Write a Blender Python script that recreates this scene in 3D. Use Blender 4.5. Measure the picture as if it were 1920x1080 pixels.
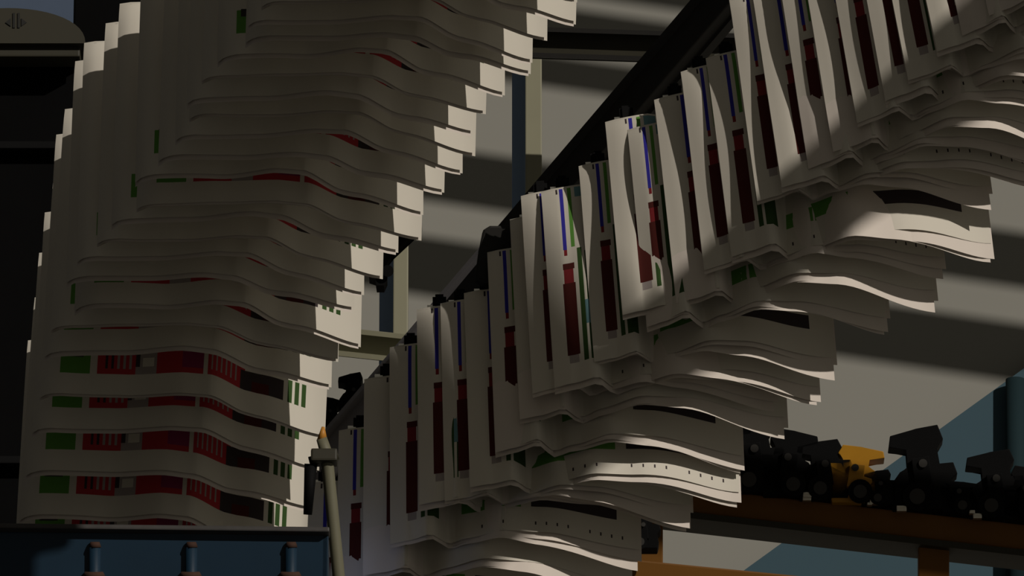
import bpy, bmesh, math, random
from mathutils import Vector, Matrix
for o in list(bpy.data.objects):
    bpy.data.objects.remove(o)
SC = bpy.context.scene
COL = SC.collection
R = math.radians

# ------------------------------------------------------------------ camera
PITCH = R(20); FPX = 16000.0
CAMP = Vector((0, 0, 1.6))
cd = bpy.data.cameras.new('camera'); cam = bpy.data.objects.new('camera', cd); COL.objects.link(cam)
cam.location = CAMP; cam.rotation_euler = (math.pi/2 + PITCH, 0, 0)
cd.lens = 300; cd.sensor_width = 36; cd.clip_end = 200; cd.clip_start = .1
SC.camera = cam
FWD = Vector((0, math.cos(PITCH), math.sin(PITCH))); UPV = Vector((0, -math.sin(PITCH), math.cos(PITCH))); RT = Vector((1, 0, 0))

# ------------------------------------------------------------------ light
w = bpy.data.worlds.new('world'); SC.world = w; w.use_nodes = True
bg = w.node_tree.nodes['Background']; bg.inputs[0].default_value = (1.0, .93, .80, 1); bg.inputs[1].default_value = .37
SUN_DIR = Vector((-.74, 1.0, -.45)).normalized()
sd = bpy.data.lights.new('sun', 'SUN'); sun = bpy.data.objects.new('sun', sd); COL.objects.link(sun)
sd.energy = 8.0; sd.angle = R(.6); sd.color = (1.0, .925, .85)
sun.rotation_euler = SUN_DIR.to_track_quat('-Z', 'Y').to_euler(); sun.location = (6, 2, 12)
SC.view_settings.view_transform = 'Standard'; SC.view_settings.look = 'None'
SC.view_settings.exposure = -1.75; SC.view_settings.gamma = 1; SC.view_settings.use_curve_mapping = False

# ------------------------------------------------------------------ helpers
def P(px, py, D):
    """point at depth D (metres along the optical axis) seen at a pixel of the photograph"""
    return CAMP + D*(FWD + RT*((px-960)/FPX) - UPV*((py-540)/FPX))
def W(px, py, Y):
    d = FWD + RT*((px-960)/FPX) - UPV*((py-540)/FPX)
    return CAMP + d*((Y-CAMP.y)/d.y)
def mat(name, col, rough=.7, metal=0, noise=0, scale=30, emit=None, spec=.3, bump=0):
    m = bpy.data.materials.new(name); m.use_nodes = True
    nt = m.node_tree; b = nt.nodes['Principled BSDF']
    b.inputs['Base Color'].default_value = (*col, 1); b.inputs['Roughness'].default_value = rough
    b.inputs['Metallic'].default_value = metal; b.inputs['Specular IOR Level'].default_value = spec
    if noise or bump:
        tc = nt.nodes.new('ShaderNodeTexCoord'); n = nt.nodes.new('ShaderNodeTexNoise')
        n.inputs['Scale'].default_value = scale; n.inputs['Detail'].default_value = 5
        nt.links.new(tc.outputs['Object'], n.inputs['Vector'])
        if noise:
            r = nt.nodes.new('ShaderNodeMapRange'); r.inputs['To Min'].default_value = 1-noise; r.inputs['To Max'].default_value = 1+noise
            nt.links.new(n.outputs['Fac'], r.inputs['Value'])
            mx = nt.nodes.new('ShaderNodeMix'); mx.data_type = 'RGBA'; mx.blend_type = 'MULTIPLY'; mx.inputs['Factor'].default_value = 1
            mx.inputs[6].default_value = (*col, 1); nt.links.new(r.outputs['Result'], mx.inputs[7])
            nt.links.new(mx.outputs[2], b.inputs['Base Color'])
        if bump:
            bp = nt.nodes.new('ShaderNodeBump'); bp.inputs['Strength'].default_value = bump; bp.inputs['Distance'].default_value = .004
            nt.links.new(n.outputs['Fac'], bp.inputs['Height']); nt.links.new(bp.outputs['Normal'], b.inputs['Normal'])
    if emit:
        b.inputs['Emission Color'].default_value = (*emit[0], 1); b.inputs['Emission Strength'].default_value = emit[1]
    return m
M = dict(
    paper=mat('newsprint', (.60, .565, .48), .9, noise=.05, scale=9, spec=.1),
    inner=mat('newsprint_inner', (.64, .58, .51), .9, noise=.05, scale=9, spec=.1),
    green=mat('ink_green', (.10, .26, .045), .8, spec=.1), red=mat('ink_red', (.42, .035, .04), .8, spec=.1),
    dark=mat('ink_dark', (.045, .035, .035), .8, spec=.1), purple=mat('ink_purple', (.24, .03, .09), .8, spec=.1),
    teal=mat('ink_teal', (.13, .25, .27), .8, spec=.1), blue=mat('ink_blue', (.035, .03, .30), .8, spec=.1),
    yellow=mat('ink_yellow', (.55, .45, .03), .8, spec=.1), grey=mat('ink_grey', (.33, .29, .27), .8, spec=.1),
    maroon=mat('ink_maroon', (.075, .016, .013), .8, spec=.1), dkgreen=mat('ink_dark_green', (.035, .075, .02), .8, spec=.1),
    wall=mat('wall_plaster', (.24, .236, .206), .95, noise=.05, scale=2, bump=.1),
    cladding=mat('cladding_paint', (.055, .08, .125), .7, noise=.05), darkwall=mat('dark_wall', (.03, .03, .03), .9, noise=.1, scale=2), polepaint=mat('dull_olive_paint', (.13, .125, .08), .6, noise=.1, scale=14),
    crimson=mat('ink_crimson', (.20, .022, .025), .8, spec=.1),
    floor=mat('floor_concrete', (.09, .085, .075), .8, noise=.2, scale=3),
    black=mat('black_machine', (.002, .002, .002), .8, noise=.3, scale=12, spec=.05), rubber=mat('black_plastic', (.0022, .0022, .0022), .75, noise=.2, spec=.12),
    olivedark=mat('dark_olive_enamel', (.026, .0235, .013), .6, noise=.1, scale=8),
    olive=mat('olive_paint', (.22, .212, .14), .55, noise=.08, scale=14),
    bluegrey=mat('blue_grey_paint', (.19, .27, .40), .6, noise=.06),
    binblue=mat('blue_enamel', (.0065, .023, .042), .5, noise=.22, scale=9), rust=mat('rust', (.05, .024, .015), .9, noise=.4, scale=60),
    lip=mat('worn_edge_steel', (.05, .047, .044), .6, metal=.3, noise=.4, scale=40),
    rail=mat('dark_rail_steel', (.012, .011, .009), .6, metal=.1, noise=.2), grey_and_lit_rail=mat('grey_steel_lit_rail', (.30, .29, .30), .6, metal=.1, noise=.15),
    steel=mat('bright_steel', (.55, .53, .46), .3, metal=.9), amber=mat('amber_paint', (.15, .060, .004), .6, noise=.12, scale=12),
    yellowplastic=mat('yellow_plastic', (.38, .18, .008), .5, noise=.1), hub=mat('grey_hub', (.03, .028, .024), .6),
    panelblue=mat('blue_wall_panel', (.036, .073, .093), .8, noise=.06, scale=3), pipe=mat('dark_teal_pipe', (.012, .026, .03), .8, spec=.1),
    purlin_and_blocker=mat('galvanised_beam_and_blocker', (.25, .25, .25), .6, noise=.1), mark=mat('sign_ink', (.01, .01, .008), .7),
    lamp=mat('lamp_tube', (1, 1, 1), .5, emit=((.50, .62, 1.0), 9.0)), pencil=mat('orange_tip', (.45, .2, .03), .5),
)
def link(name, me, parent=None):
    o = bpy.data.objects.new(name, me); COL.objects.link(o)
    if parent is not None: o.parent = parent
    return o
def tag(o, label=None, cat=None, group=None, kind=None):
    if label: o['label'] = label
    if cat: o['category'] = cat
    if group: o['group'] = group
    if kind: o['kind'] = kind
    return o
def thing(name, loc, label, cat, group=None):
    o = bpy.data.objects.new(name, None); COL.objects.link(o); o.location = loc; o.empty_display_size = .05
    return tag(o, label, cat, group)
class MB:
    def __init__(s): s.bm = bmesh.new()
    def quadbox(s, c, ax, ay, az):
        v = [s.bm.verts.new(c + ax*i + ay*j + az*k) for i in (-1, 1) for j in (-1, 1) for k in (-1, 1)]
        for f in ((0,1,3,2), (4,6,7,5), (0,4,5,1), (2,3,7,6), (0,2,6,4), (1,5,7,3)):
            s.bm.faces.new([v[i] for i in f])
        return s
    def box(s, c, dx, dy, dz):
        return s.quadbox(Vector(c), Vector((dx/2, 0, 0)), Vector((0, dy/2, 0)), Vector((0, 0, dz/2)))
    def beam(s, a, b, w, h, up=Vector((0, 0, 1))):
        a = Vector(a); b = Vector(b); d = (b-a); n = d.normalized(); sd_ = n.cross(up).normalized(); u = sd_.cross(n)
        return s.quadbox((a+b)/2, d/2, sd_*w/2, u*h/2)
    def tube(s, pts, r, seg=16):
        rings = []
        rr = r if isinstance(r, (list, tuple)) else [r]*len(pts)
        for i, p in enumerate(pts):
            a = pts[max(i-1, 0)]; b = pts[min(i+1, len(pts)-1)]; n = (b-a).normalized()
            t = n.cross(Vector((.13, .21, .97))).normalized(); q = n.cross(t)
            rings.append([s.bm.verts.new(p + (t*math.cos(2*math.pi*k/seg) + q*math.sin(2*math.pi*k/seg))*rr[i]) for k in range(seg)])
        for i in range(len(rings)-1):
            for k in range(seg):
                s.bm.faces.new([rings[i][k], rings[i][(k+1) % seg], rings[i+1][(k+1) % seg], rings[i+1][k]])
        s.bm.faces.new(rings[0]); s.bm.faces.new(rings[-1][::-1])
        return s
    def prism(s, pts, ext):
        a = [s.bm.verts.new(Vector(p)) for p in pts]; b = [s.bm.verts.new(Vector(p)+ext) for p in pts]; n = len(a)
        s.bm.faces.new(a); s.bm.faces.new(b[::-1])
        for i in range(n): s.bm.faces.new([a[i], b[i], b[(i+1) % n], a[(i+1) % n]])
        return s
    def build(s, name, m, parent=None, bevel=0, smooth=False, origin=None):
        bm = s.bm
        if bevel:
            bmesh.ops.bevel(bm, geom=bm.edges[:], offset=bevel, segments=2, affect='EDGES', profile=.6)
        bmesh.ops.recalc_face_normals(bm, faces=bm.faces[:])
        if origin is None:
            if parent is not None: origin = parent.location
            else:
                origin = sum((v.co for v in bm.verts), Vector())/len(bm.verts)
        for v in bm.verts: v.co -= origin
        if smooth:
            for f in bm.faces: f.smooth = len(f.verts) <= 4
        me = bpy.data.meshes.new(name); bm.to_mesh(me); bm.free(); me.materials.append(m)
        o = link(name, me, parent)
        if parent is None: o.location = origin
        return o
def struct(name, mb, m, **k):
    return tag(mb.build(name, m, **k), kind='structure')

# ------------------------------------------------------------------ the hall
WY = 15.6
struct('floor', MB().box((0, 8, -.1), 16, 22, .2), M['floor'])
struct('wall_left', MB().box((-1.7, 9.5, 5.0), .2, 12.4, 10.0), M['darkwall'])
struct('wall_back', MB().box((0, WY+.1, 5.0), 16, .2, 10.0), M['wall'])

# roof purlins near the windows; the sun throws their shadows on the back wall
def wall_shadow_beam(i, px0, py0, px1, py1, thick, dist):
    a = W(px0, py0, WY) - SUN_DIR*dist; b = W(px1, py1, WY) - SUN_DIR*dist
    struct('trim_%d' % i, MB().beam(a, b, .06, thick, up=UPV), M['purlin_and_blocker'])
ORD = ['lowest', 'first', 'second', 'third', 'fourth', 'fifth', 'sixth', 'seventh', 'eighth', 'ninth', 'tenth', 'eleventh', 'twelfth', 'thirteenth',
       'fourteenth', 'fifteenth', 'sixteenth', 'seventeenth', 'eighteenth', 'nineteenth', 'twentieth', 'twenty-first', 'twenty-second', 'twenty-third',
       'twenty-fourth', 'twenty-fifth', 'twenty-sixth', 'twenty-seventh', 'twenty-eighth', 'twenty-ninth', 'thirtieth']
SH = [(300, 25, 2100, 290, .065), (300, 245, 2100, 505, .075), (300, 385, 2100, 640, .10), (300, 480, 2100, 700, .10)]
SH = [(600, -20, 2800, 299, .028), (600, 72, 2800, 386, .022), (600, -110, 2800, 209, .03), (600, 295, 2800, 618, .085), (600, 470, 2800, 793, .095)]
for i, (a, b, c, d, t) in enumerate(SH): wall_shadow_beam(i+1, a, b, c, d, t, 2.6)

o_ = -SUN_DIR*4
struct('trim_9', MB().beam(P(745, 300, 12.37)+o_, P(745, 1300, 12.37)+o_, .26, .03, up=Vector((0, -1, 0))), M['purlin_and_blocker'])  # unseen slab added to keep the sun off the lower right-run newspapers
o_ = -SUN_DIR*2.6
struct('trim_10', MB().beam(P(940, 925, 12.3)+o_, P(1840, 100, 11.9)+o_, .125, .02, up=Vector((0, -1, 0))), M['purlin_and_blocker'])  # added out of view: throws a diagonal shadow along the newspapers' crease
o_ = -SUN_DIR*2.0
struct('trim_11', MB().beam(P(1130, 925, 13)+o_, P(2050, 1030, 13)+o_, .03, .105, up=UPV), M['purlin_and_blocker'])  # unseen blocker, added so the amber rail stays out of the sun
# blue lower wall panel with a slanting top edge, dark pipe in front
pts = [W(x, y, WY-.04) for x, y in ((1990, 640), (1405, 1062), (1300, 1140), (2300, 1140), (2300, 640))]
tag(MB().prism(pts, Vector((0, .03, 0))).build('wall_panel', M['panelblue']), 'teal blue wall panel with a slanting edge at lower right', 'panel')
t = thing('wall_pipe', W(1898, 1120, WY-.14), 'dark teal vertical pipe at the right edge by the blue panel', 'pipe')
MB().tube([W(1904, 1140, WY-.065), W(1904, 712, WY-.065)], .019).build('pipe_run', M['pipe'], t, smooth=True)

# steel posts and beams behind the conveyors
def post(px0, px1, y0, y1, Y, m, name, label, dy=.03):
    a = W(px0, (y0+y1)/2, Y); b = W(px1, (y0+y1)/2, Y); z0 = 0.0; z1 = W(px0, y0, Y).z
    t = thing(name, Vector(((a.x+b.x)/2, Y+dy/2, z0)), label, 'post')
    MB().box(((a.x+b.x)/2, Y+dy/2, (z0+z1)/2), b.x-a.x, dy, z1-z0).build('shaft', m, t, bevel=.002)
    return t
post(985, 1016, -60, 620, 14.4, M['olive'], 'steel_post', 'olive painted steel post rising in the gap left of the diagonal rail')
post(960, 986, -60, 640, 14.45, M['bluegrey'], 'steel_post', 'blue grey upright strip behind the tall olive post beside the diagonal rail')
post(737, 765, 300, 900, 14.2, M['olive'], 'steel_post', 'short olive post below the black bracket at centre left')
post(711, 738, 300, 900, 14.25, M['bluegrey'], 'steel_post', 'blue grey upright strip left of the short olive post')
def ibeam(p0, p1, Y, h, m, name, label):
    a = W(*p0, Y); b = W(*p1, Y)
    t = thing(name, a.copy(), label, 'beam')
    MB().beam(a, b, .02, h, up=UPV).build('web', m, t)
    for s in (1, -1):
        o = Vector((0, -.012, s*h/2))
        MB().beam(a+o, b+o, .07, .008, up=UPV).build('flange', M['rail'] if m is M['olivedark'] else m, t)
    return t
px = 14.2/math.cos(PITCH)/FPX
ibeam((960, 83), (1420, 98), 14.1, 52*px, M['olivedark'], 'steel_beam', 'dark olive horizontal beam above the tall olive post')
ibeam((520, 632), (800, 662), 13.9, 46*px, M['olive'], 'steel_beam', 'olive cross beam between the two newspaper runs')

# ------------------------------------------------------------------ left machine
mc = thing('press_machine', W(60, 1000, 13.4), 'black press housing with a domed olive hood at far left', 'machine')
a = W(-120, 82, 13.4); b = W(152, 1080, 13.4)
MB().box(((a.x+b.x)/2, 13.6, (a.z+b.z)/2), b.x-a.x, .4, a.z-b.z).build('body', M['black'], mc, bevel=.01)
dome = []
for k in range(25):
    th = math.pi*k/24
    dome.append(W(15+145*math.cos(th), 81-66*math.sin(th)**.9, 13.3))
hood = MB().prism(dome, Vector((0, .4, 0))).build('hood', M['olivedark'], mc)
sy = MB()
for pl in ([(10, 42), (20, 34), (20, 49)], [(50, 42), (40, 34), (40, 49)], [(24, 24), (28, 24), (28, 52), (24, 52)], [(33, 24), (37, 24), (37, 52), (33, 52)]):
    sy.prism([W(x, y, 13.298) for x, y in pl], Vector((0, .0015, 0)))
so = sy.build('arrow_mark', M['mark'], mc); so.parent = hood; so.location = (0, 0, 0)
tag(so, 'black pair of arrows pressed on the hood')
a = W(-120, 82, 13.32); b = W(150, 108, 13.32)
MB().box(((a.x+b.x)/2, 13.34, (a.z+b.z)/2), b.x-a.x, .05, a.z-b.z).build('hood_band', M['olivedark'], mc, bevel=.003)
for yy in (270, 860):
    a = W(-100, yy, 13.38); b = W(140, yy+14, 13.38)
    MB().box(((a.x+b.x)/2, 13.385, (a.z+b.z)/2), b.x-a.x, .04, a.z-b.z).build('crossbar', M['rubber'], mc, bevel=.002)
a = W(139, -80, 13.9); b = W(420, 1500, 13.9); b.z = 0
tag(MB().box(((a.x+b.x)/2, 13.95, (a.z+b.z)/2), b.x-a.x, .08, a.z-b.z).build('machine_column', M['black'], bevel=.004),
    'black column beside the domed hood, behind the left newspapers', 'column')
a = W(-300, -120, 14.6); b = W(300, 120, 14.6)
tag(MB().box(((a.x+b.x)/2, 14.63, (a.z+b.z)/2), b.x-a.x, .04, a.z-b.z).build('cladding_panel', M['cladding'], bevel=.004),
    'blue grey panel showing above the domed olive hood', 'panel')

# ------------------------------------------------------------------ newspapers
MMPX = 12.0/FPX
def smooth_interp(kn, x):
    for (a, fa), (b, fb) in zip(kn, kn[1:]):
        if x <= b:
            q = max(0, (x-a)/(b-a)); q = q*q*(3-2*q)*.65 + q*.35
            return fa + (fb-fa)*q
    return kn[-1][1]
PAL = ['paper', 'green', 'red', 'dark', 'purple', 'teal', 'blue', 'yellow', 'grey', 'maroon', 'dkgreen', 'crimson']
# printed boxes: u0, u1, v0, v1, ink (u from the left edge, v from the fold down)
PR_A = [(.07, .175, .80, .905, 'green'), (.085, .15, .795, .83, 'dark'),
        (.20, .335, .74, .905, 'red'), (.335, .41, .78, .905, 'grey'), (.335, .35, .80, .87, 'dark'), (.36, .40, .83, .87, 'paper'),
        (.41, .575, .80, .905, 'red'), (.50, .575, .80, .88, 'purple'), (.41, .575, .72, .80, 'teal'), (.43, .56, .785, .80, 'dark'),
        (.59, .715, .74, .905, 'red'), (.70, .85, .82, .905, 'dark'), (.74, .80, .86, .905, 'maroon'),
        (.845, .86, .62, .80, 'blue'), (.812, .86, .755, .80, 'blue'), (.868, .886, .63, .80, 'yellow'),
        (.20, .78, .45, .70, 'grey'), (.22, .9, .08, .2, 'dark')]
for k in range(5):
    PR_A.append((.228+.021*k, .237+.021*k, .77, .88, 'grey' if k > 1 else 'dark'))
for k in range(6):
    PR_A.append((.602+.016*k, .607+.016*k, .79, .88, 'grey'))
for k in range(3):
    PR_A.append((.865+.024*k, .88+.024*k, .81, .905, 'dkgreen'))
PR_B = [(.055, .062, .0, .03, 'dark'), (.068, .082, .0, .33, 'blue'), (.098, .112, .0, .32, 'green'), (.07, .082, .33, .36, 'crimson'), (.125, .17, .0, .06, 'teal'),
        (.064, .10, .43, .50, 'crimson'), (.062, .105, .40, .43, 'maroon'), (.058, .105, .50, .86, 'maroon'), (.064, .10, .86, .90, 'grey'),
        (.118, .135, .33, .90, 'dkgreen'), (.145, .19, .35, .90, 'dkgreen'), (.135, .19, .60, .72, 'teal'),
        (.28, .52, .80, .872, 'green'), (.56, .9, .80, .868, 'dark'), (.26, .9, .2, .6, 'grey')]
for k in range(14):
    if k in (3, 4, 9): continue
    PR_B.append((.36+.043*k, .366+.043*k, .945, .962, 'dark'))
def breaks(vals, step):
    vals = sorted(set([0.0, 1.0] + [round(v, 4) for v in vals])); out = []
    for a, b in zip(vals, vals[1:]):
        n = max(1, int(math.ceil((b-a)/step)))
        out += [a + (b-a)*i/n for i in range(n)]
    return out + [1.0]
def sheet_mesh(name, prof, prints, Wd, H, seed, off=0, ext=0, both=False, amp=1.0, roll=0.0, fan=0.0):
    rnd = random.Random(seed)
    us = breaks([p[0] for p in prints] + [p[1] for p in prints] if prints else [], .03)
    vs = breaks([p[2] for p in prints] + [p[3] for p in prints] if prints else [], .05)
    ph = [rnd.uniform(0, 6.28) for _ in range(3)]; sq = rnd.uniform(-.012, .012)
    def surf(u, v, d):
        c = smooth_interp(prof, u+sq*math.sin(6*u))*(.30+.70*v**1.1)*amp
        c += .004*math.sin(9*u+ph[0])*v + .003*math.sin(5*v+ph[1]) + .002*math.sin(17*u+ph[2])*v*v
        c -= roll*(max(0, .12-u)/.12)**2*(.4+.6*(1-v))
        top = .010*math.exp(-v*18)
        z = H*(1-v) - ext*v - fan*v*max(0, u-.28)
        return (u*Wd, -c + d*(.25+.75*v) + top, z)
    verts, faces, mi = [], [], []
    nu, nv = len(us), len(vs)
    for v in vs:
        for u in us: verts.append(surf(u, v, off))
    for j in range(nv-1):
        for i in range(nu-1):
            faces.append((j*nu+i, (j+1)*nu+i, (j+1)*nu+i+1, j*nu+i+1))
            uc, vc = (us[i]+us[i+1])/2, (vs[j]+vs[j+1])/2; ink = 'paper'
            for p in prints:
                if p[0] < uc < p[1] and p[2] < vc < p[3]: ink = p[4]
            mi.append(PAL.index(ink))
    if both:   # the back leaf, joined to the front at the fold
        ub = breaks([], .04); vb = breaks([], .08); base = len(verts); n2 = len(ub)
        for v in vb:
            for u in ub: verts.append(surf(u, v, both*(.2+.8*v) + .0015))
        for j in range(len(vb)-1):
            for i in range(n2-1):
                faces.append((base+j*n2+i, base+j*n2+i+1, base+(j+1)*n2+i+1, base+(j+1)*n2+i)); mi.append(0)
        # fold roll
        r0 = len(verts)
        for s_ in range(1, 4):
            th = math.pi*s_/4
            for u in ub:
                a = surf(u, 0, 0); b = surf(u, 0, both*.2+.0015)
                y = (a[1]+b[1])/2 - math.cos(th)*(b[1]-a[1])/2
                verts.append((a[0], y, a[2] + math.sin(th)*.003))
        for s_ in range(2):
            for i in range(n2-1):
                q = r0+s_*n2+i; faces.append((q, q+1, q+n2+1, q+n2)); mi.append(0)
        for i in range(n2-1):
            q = r0+2*n2+i; faces.append((q, q+1, base+i+1, base+i)); mi.append(0)
        # front edge of the roll meets the front leaf row (coarser row laid just behind it)
        f0 = len(verts)
        for u in ub: verts.append(surf(u, 0, 0))
        for i in range(n2-1):
            faces.append((f0+i, f0+i+1, r0+i+1, r0+i)); mi.append(0)
    me = bpy.data.meshes.new(name); me.from_pydata(verts, [], faces)
    for p in (PAL if prints else ['paper']): me.materials.append(M[p] if prints else M['inner'])
    for poly, k in zip(me.polygons, mi):
        poly.material_index = k if prints else 0; poly.use_smooth = True
    return me

LPROF = [(0, -.028), (.035, -.006), (.08, 0), (.3, .006), (.5, .028), (.60, .020), (.74, -.052), (.78, -.060), (1.0, -.125)]
RPROF = [(0, -.006), (.08, .004), (.165, .026), (.235, -.022), (.31, .004), (.46, .046), (.62, .032), (1.0, -.060)]
WL, HL = 535*MMPX, 412*MMPX/math.cos(PITCH)
WR, HR = 478*MMPX, 372*MMPX/math.cos(PITCH)
NV = 6
SHF = [0, .018, -.008, .03, .008, -.002]
LM = []; RM = []
rn = random.Random(4)
for s in range(NV):
    am = rn.uniform(.85, 1.2)
    LM.append((sheet_mesh('cover_sheet', LPROF, PR_A, WL, HL, s, both=.011, amp=am),
               sheet_mesh('inner_sheet', LPROF, [], WL-.003, HL-.003, s, off=.006, ext=rn.uniform(.001, .006), amp=am)))
    am = rn.uniform(.85, 1.2)
    RM.append((sheet_mesh('cover_sheet', RPROF, [(max(0, p[0]+SHF[s]), p[1]+SHF[s]) + p[2:] for p in (PR_B if s % 3 == 1 else PR_B[:-11])], WR, HR, 50+s, both=.0115, amp=am, roll=.012),
               sheet_mesh('inner_sheet', RPROF, [], WR+.002, HR-.003, 50+s, off=.0055, ext=rn.uniform(.002, .009), amp=am, roll=.012, fan=rn.uniform(.008, .020)),
               sheet_mesh('inner_sheet', RPROF, [], WR-.004, HR-.004, 70+s, off=.008, ext=rn.uniform(.001, .006), amp=am, roll=.012, fan=rn.uniform(.022, .044))))
def newspaper(meshes, loc, rot, sc, label, group):
    t = thing('newspaper', loc, label, 'newspaper', group)
    t.rotation_euler = rot; t.scale = (sc, sc, sc)
    link('cover_sheet', meshes[0], t)
    for m_ in meshes[1:]: link('inner_sheet', m_, t)
    return t

LBL = [(24, 1045), (33, 963), (45, 880), (58, 803), (72, 735), (80, 655), (108, 603), (120, 563), (135, 523), (155, 485), (183, 442), (207, 405),
       (236, 373), (258, 330), (285, 290), (310, 250), (338, 212), (365, 178), (393, 140), (420, 105), (448, 70), (476, 36), (503, 2), (531, -34), (560, -70)]
rn = random.Random(11)
for k, (x, y) in enumerate(LBL):
    D = 12.3 - .085*k
    sc = D/12.0
    jit = (0 if k < 6 else rn.uniform(-20, 18)); y += (0 if k < 6 else rn.uniform(-6, 6))
    p = P(x+jit, y, D)
    if k < 6: what = 'green and red advert row showing' if k else 'dipping behind its rim'
    elif k < 13: what = 'plain margin, curled right corner'
    else: what = 'high up, bare margin'
    lab = ('%s newspaper up from the blue trough, %s' % (ORD[k+1], what))
    newspaper(LM[k % NV], p, (0, R((2.4 if k < 7 else 1.3)+rn.uniform(-.5, .5)), R(rn.uniform(-2.2, 1.0))), sc, lab, 'newspapers in the left run')

RTL = [(515, 1000), (560, 905), (632, 800), (680, 705), (728, 650), (780, 577), (825, 568), (870, 545), (915, 470), (957, 405), (978, 360), (1017, 350), (1088, 300),
       (1138, 215), (1180, 228), (1232, 180), (1282, 122), (1330, 98), (1375, -8), (1418, -30), (1465, -75), (1508, -110), (1550, -160), (1600, -200),
       (1640, -240), (1690, -290), (1735, -330), (1780, -370), (1830, -420), (1875, -465)]
rn = random.Random(23)
GRIP = []
for k, (x, y) in enumerate(RTL):
    D = 12.5 - .026*k
    lean = R(.45*(k-3))
    hpx = 372*(1+.0035*(k-10))
    sc = D/12.0*(1+.0035*(k-10))
    bx = x + hpx*math.sin(lean); by = y + hpx*math.cos(lean)
    p = P(bx, by, D)
    if k < 4: what = 'hanging low in shade'
    elif k < 11: what = 'shaded, hanging below the grey rail'
    elif k < 19: what = 'with a sunlit left strip'
    else: what = 'near the top right corner'
    lab = '%s newspaper up from the olive pole, %s' % (ORD[k+1], what)
    t = newspaper(RM[k % NV], p, (0, -lean, R(rn.uniform(-1.5, 1.5))), sc, lab, 'newspapers in the right run')
    t.scale = (sc*(1.08-.007*k + (.035 if k % 2 else -.03) + rn.uniform(-.025, .025)), sc, sc*rn.uniform(.985, 1.02))
    GRIP.append((t, k))

# grippers that hold the right run
def gripper_meshes():
    a = MB().box((0, .008, .030), .034, .022, .050).box((-.004, .016, .066), .02, .03, .03)
    bmesh.ops.bevel(a.bm, geom=a.bm.edges[:], offset=.004, segments=2, affect='EDGES')
    b = MB().box((0, -.006, .003), .028, .004, .022).box((0, .014, .003), .028, .004, .022).box((0, -.009, .016), .02, .006, .012)
    c = MB().tube([Vector((-.022, .012, .058)), Vector((-.008, .012, .058))], .0085, 14)
    out = []
    for n, mb, m in (('gripper_body', a, M['rubber']), ('jaw', b, M['rubber']), ('roller', c, M['steel'])):
        bmesh.ops.recalc_face_normals(mb.bm, faces=mb.bm.faces[:])
        me = bpy.data.meshes.new(n); mb.bm.to_mesh(me); mb.bm.free(); me.materials.append(m); out.append((n, me))
    return out
GM = gripper_meshes()
for t, k in GRIP:
    if k > 21: continue
    g = thing('newspaper_gripper', Vector(), '%s black gripper up the diagonal rail, clamping a newspaper fold' % ORD[k+1], 'gripper', 'grippers on the diagonal rail')
    mw = Matrix.LocRotScale(t.location, t.rotation_euler, t.scale)
    g.location = mw @ Vector((.034, .030, HR-.050)); g.rotation_euler = t.rotation_euler
    for n, me in GM: link(n, me, g)

# diagonal rail
def railpt(q, off=0):   # q along the rail, 0 at the lower end
    x = 560+(1420-560)*q; y = 891+(-117-891)*q
    return P(x+off*.76, y+off*.65, 12.9-.62*q)
rl = thing('conveyor_rail', railpt(0), 'long dark conveyor rail climbing diagonally behind the right run', 'rail')
MB().beam(railpt(0, 30), railpt(.33, 30), .05, .045, up=UPV).build('rail_beam', M['grey_and_lit_rail'], rl, bevel=.003)  # same rail, lower stretch coloured paler to stand for light falling on it
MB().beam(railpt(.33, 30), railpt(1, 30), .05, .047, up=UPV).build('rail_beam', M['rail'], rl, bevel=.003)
MB().beam(railpt(0, 3), railpt(.44, 3), .06, .006, up=UPV).build('cover_strip', M['grey_and_lit_rail'], rl)  # paler colour here also carries the light on the lower end
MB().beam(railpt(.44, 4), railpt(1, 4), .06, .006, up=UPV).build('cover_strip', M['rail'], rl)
MB().beam(railpt(0, 62), railpt(1, 62), .02, .012, up=UPV).build('chain_guide', M['rail'], rl)
arc = [P(x, y, 12.42) for x, y in ((890, 520), (897, 470), (905, 430), (918, 422), (990, 422), (990, 500), (940, 540))]
MB().prism(arc, Vector((0, .03, 0))).build('guide_cover', M['rail'], rl, bevel=.004)

# left rail and its black bracket
lr = thing('conveyor_rail', P(380, 470, 12.3), 'black conveyor rail hidden behind the left run, bracket showing at its right', 'rail')
MB().beam(P(330, 560, 12.5), P(860, -380, 11.15), .04, .04).build('rail_beam', M['rail'], lr, bevel=.003)
MB().prism([P(x, y, 12.25) for x, y in ((700, 368), (790, 368), (791, 425), (735, 470), (722, 500), (690, 500))], Vector((0, .03, 0))).build('bracket', M['rubber'], lr, bevel=.003)
MB().prism([P(x, y, 12.2) for x, y in ((692, 500), (726, 500), (726, 522), (720, 535), (706, 535), (704, 522), (692, 518))], Vector((0, .03, 0))).build('clamp_foot', M['rubber'], lr)
MB().tube([P(727, 508, 12.19), P(727, 508, 12.23)], .0085, 16).build('clamp_knob', M['rubber'], lr)
MB().beam(P(470, 310, 12.1), P(720, 400, 12.25), .02, .03).build('bracket_arm', M['rubber'], lr)

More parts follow.
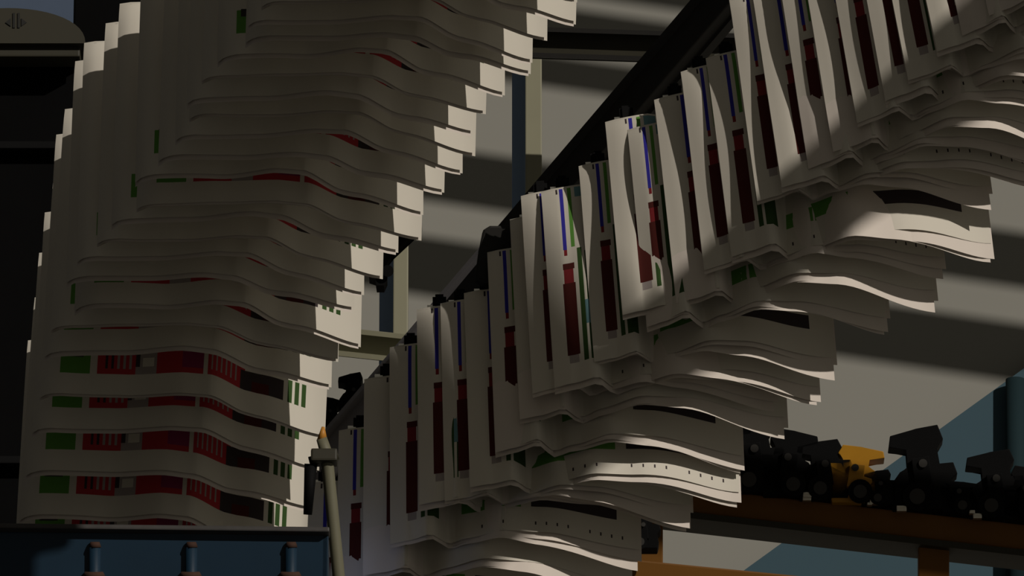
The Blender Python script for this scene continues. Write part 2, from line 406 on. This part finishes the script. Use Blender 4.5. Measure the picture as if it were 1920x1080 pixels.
# ------------------------------------------------------------------ blue trough
BD = 11.2
tr = thing('blue_trough', P(300, 1300, BD), 'blue enamel trough across the bottom left, under the left run', 'trough')
MB().prism([P(-150, 996, BD), P(616, 1000, BD), P(612, 1300, BD), P(-150, 1300, BD)], Vector((0, .012, 0))).build('front_plate', M['binblue'], tr, bevel=.002)
MB().beam(P(-150, 990, BD), P(618, 999, BD), .03, .007).build('rim', M['lip'], tr, bevel=.002)
MB().prism([P(606, 1000, BD), P(614, 1000, BD), P(611, 1300, BD), P(603, 1300, BD)], Vector((0, .16, 0))).build('end_plate', M['binblue'], tr)
for x in (178, 359, 546):
    rb = MB().tube([P(x, 1022, BD-.004), P(x-2, 1300, BD-.004)], .0075, 16).build('rib', M['binblue'], tr, smooth=True)
    cp = MB().tube([P(x, 1016, BD-.004), P(x, 1026, BD-.004)], [.006, .0085], 16).build('rib_cap', M['rust'], tr, smooth=True)
    cp.parent = rb
    f = MB().tube([P(x-2, 1072, BD-.004), P(x-2, 1082, BD-.004)], [.012, .016], 16).build('rib_foot', M['rust'], tr, smooth=True)
    f.parent = rb

# ------------------------------------------------------------------ olive pole with clamp
PD = 11.6
pl = thing('olive_pole', P(640, 1250, PD), 'leaning olive pole with clamp between the trough and the right run', 'pole')
MB().tube([P(603, 822, PD), P(612, 850, PD), P(636, 1090, PD), P(655, 1250, PD)], [.0075, .0085, .0085, .0085]).build('shaft', M['polepaint'], pl, smooth=True)
MB().tube([P(606, 800, PD), P(604, 826, PD)], [.002, .0075], 12).build('tip', M['pencil'], pl, smooth=True)
MB().box(P(608, 858, PD), .036, .03, .018).build('clamp', M['olivedark'], pl, bevel=.003)
MB().tube([P(580, 866, PD), P(634, 852, PD)], .007, 12).build('clamp_bolt', M['olivedark'], pl, smooth=True)
MB().tube([P(583, 870, PD), P(577, 965, PD)], [.009, .006], 12).build('hanging_rod', M['rubber'], pl, smooth=True)

# dark grippers hanging by the pale end of the rail
def small_gripper(cx, cy, D, s, body, label, flip=1, wheel=True, group=None, tall=1.0, name='chain_gripper', seed=0):
    rn_ = random.Random(seed)
    g = thing(name, P(cx, cy+42*s, D), label, 'gripper', group)
    def q(x, y, d=0): return P(cx+flip*x*s, cy+y*s*1.0, D+d)
    body_pts = [(-40, 40), (-42, 5), (-30, -12), (-18, -18), (-20, -44*tall), (-46, -46*tall), (-44, -62*tall), (-8, -72*tall), (22, -78*tall),
                (30, -58*tall), (20, -44*tall), (24, -22), (44, -26), (50, -10), (36, 0), (44, 24), (40, 40)]
    MB().prism([q(*p, -.012) for p in body_pts], Vector((0, .03, 0))).build('gripper_body', body, g, bevel=.0015)
    MB().prism([q(*p, -.02) for p in ((-14, -30*tall), (10, -34*tall), (16, 14), (-8, 16))], Vector((0, .05, 0))).build('lever', body, g, bevel=.001)
    wl = MB().tube([q(-6, 22, -.026), q(-6, 22, .01)], 20*s*D/FPX, 20).build('wheel', M['rubber'], g)
    h = MB().tube([q(-6, 22, -.028), q(-6, 22, -.02)], 11*s*D/FPX, 16).build('hub', M['hub'], g); h.parent = wl
    MB().tube([q(2, -24*tall, -.024), q(2, -24*tall, -.01)], 6*s*D/FPX, 12).build('pin', M['hub'], g)
    MB().box(q(-28, 40, -.02), 14*s*D/FPX, .01, 8*s*D/FPX).build('clip', M['steel'], g, bevel=.001)
    return g
small_gripper(662, 745, 12.9, .62, M['rubber'], 'small black gripper beside the pale lower end of the diagonal rail')
small_gripper(620, 782, 12.9, .5, M['rubber'], 'smallest black gripper just above the olive pole tip', flip=-1, seed=3)

# ------------------------------------------------------------------ amber frame at lower right
AD = 13.0
fr = thing('amber_frame', P(1500, 1300, AD), 'amber painted steel frame carrying black grippers at lower right', 'frame')
MB().prism([P(x, y, AD) for x, y in ((1190, 902), (2500, 1048), (2500, 1098), (1190, 950))], Vector((0, .05, 0))).build('top_rail', M['amber'], fr, bevel=.003)
MB().prism([P(x, y, AD-.01) for x, y in ((1190, 948), (2500, 1096), (2500, 1108), (1190, 960))], Vector((0, .07, 0))).build('rail_flange', M['olivedark'], fr)
MB().prism([P(x, y, AD) for x, y in ((1060, 1036), (2500, 1177), (2500, 1239), (1060, 1096))], Vector((0, .05, 0))).build('bottom_rail', M['amber'], fr, bevel=.003)
MB().prism([P(x, y, AD+.004) for x, y in ((1722, 1002), (1780, 1008), (1780, 1130), (1722, 1124))], Vector((0, .03, 0))).build('post', M['amber'], fr, bevel=.002)
MB().prism([P(x, y, AD+.004) for x, y in ((1196, 920), (1243, 925), (1243, 1070), (1196, 1065))], Vector((0, .03, 0))).build('post', M['amber'], fr, bevel=.002)
def ry(x): return 906 + (x-1280)*(978-912)/640.0
gs = [(1262, .9, 1, .75, 'rubber', 'leftmost black gripper on the amber rail, half behind the newspapers'),
      (1352, 1.25, -1, .9, 'rubber', 'black gripper on the amber rail next to the stair of newspaper corners'),
      (1412, 1.3, 1, .95, 'rubber', 'black gripper crowded on the amber rail, second clear of the newspapers'),
      (1480, 1.2, -1, .85, 'rubber', 'black gripper on the amber rail with pale gap showing at its left'),
      (1545, 1.15, 1, .75, 'rubber', 'low black gripper touching the yellow one on its left side'),
      (1606, 1.15, -1, .7, 'yellowplastic', 'the only yellow gripper on the amber rail'),
      (1650, .7, 1, .7, 'rubber', 'small black gripper just right of the yellow one'),
      (1728, 1.35, 1, 1.0, 'rubber', 'tallest black gripper, standing apart against the blue panel'),
      (1800, .8, -1, .45, 'rubber', 'low black gripper between the two tall ones at right'),
      (1866, 1.2, 1, .85, 'rubber', 'black gripper on the amber rail, second from the right edge'),
      (1925, 1.0, -1, .8, 'rubber', 'black gripper cut by the right edge of the photo')]
for i, (x, s, fl, tall, m, lab) in enumerate(gs):
    small_gripper(x, ry(x)-38*s, AD+.0, s, M[m], lab, fl, tall=tall, group='grippers on the amber rail', seed=i)
ch = thing('drive_chain', P(1500, 930, AD), 'black drive chain lying along the amber rail under the grippers', 'chain')
for k in range(34):
    x = 1250+20*k
    MB().prism([P(x, ry(x)-16, AD-.008), P(x+17, ry(x+17)-16, AD-.008), P(x+17, ry(x+17)+3, AD-.008), P(x, ry(x)+3, AD-.008)], Vector((0, .03, 0))).build('chain_link', M['rubber'], ch, bevel=.001)
# pipe end and black linkage by the left post of the frame
t = thing('pipe_fitting', P(1160, 1040, 12.9), 'dark pipe end with a steel ring beside the left amber post', 'pipe')
MB().tube([P(1120, 1050, 12.92), P(1190, 1016, 12.92)], .011, 16).build('pipe_run', M['rubber'], t, smooth=True)
MB().tube([P(1164, 1028, 12.92), P(1174, 1023, 12.92)], .0125, 16).build('ring', M['grey_and_lit_rail'], t, smooth=True)
small_gripper(1205, 1000, 12.95, .7, M['rubber'], 'black gripper linkage hanging by the left amber post')

# ------------------------------------------------------------------ tube lamp low behind the trough
t = thing('tube_lamp', P(590, 1250, 12.36), 'cool white tube lamp low behind the blue trough', 'lamp')
MB().tube([P(588, 1012, 12.38), P(592, 1110, 12.38)], .008, 12).build('tube', M['lamp'], t)
MB().beam(P(584, 1010, 12.36), P(588, 1115, 12.36), .01, .02).build('holder', M['grey_and_lit_rail'], t)
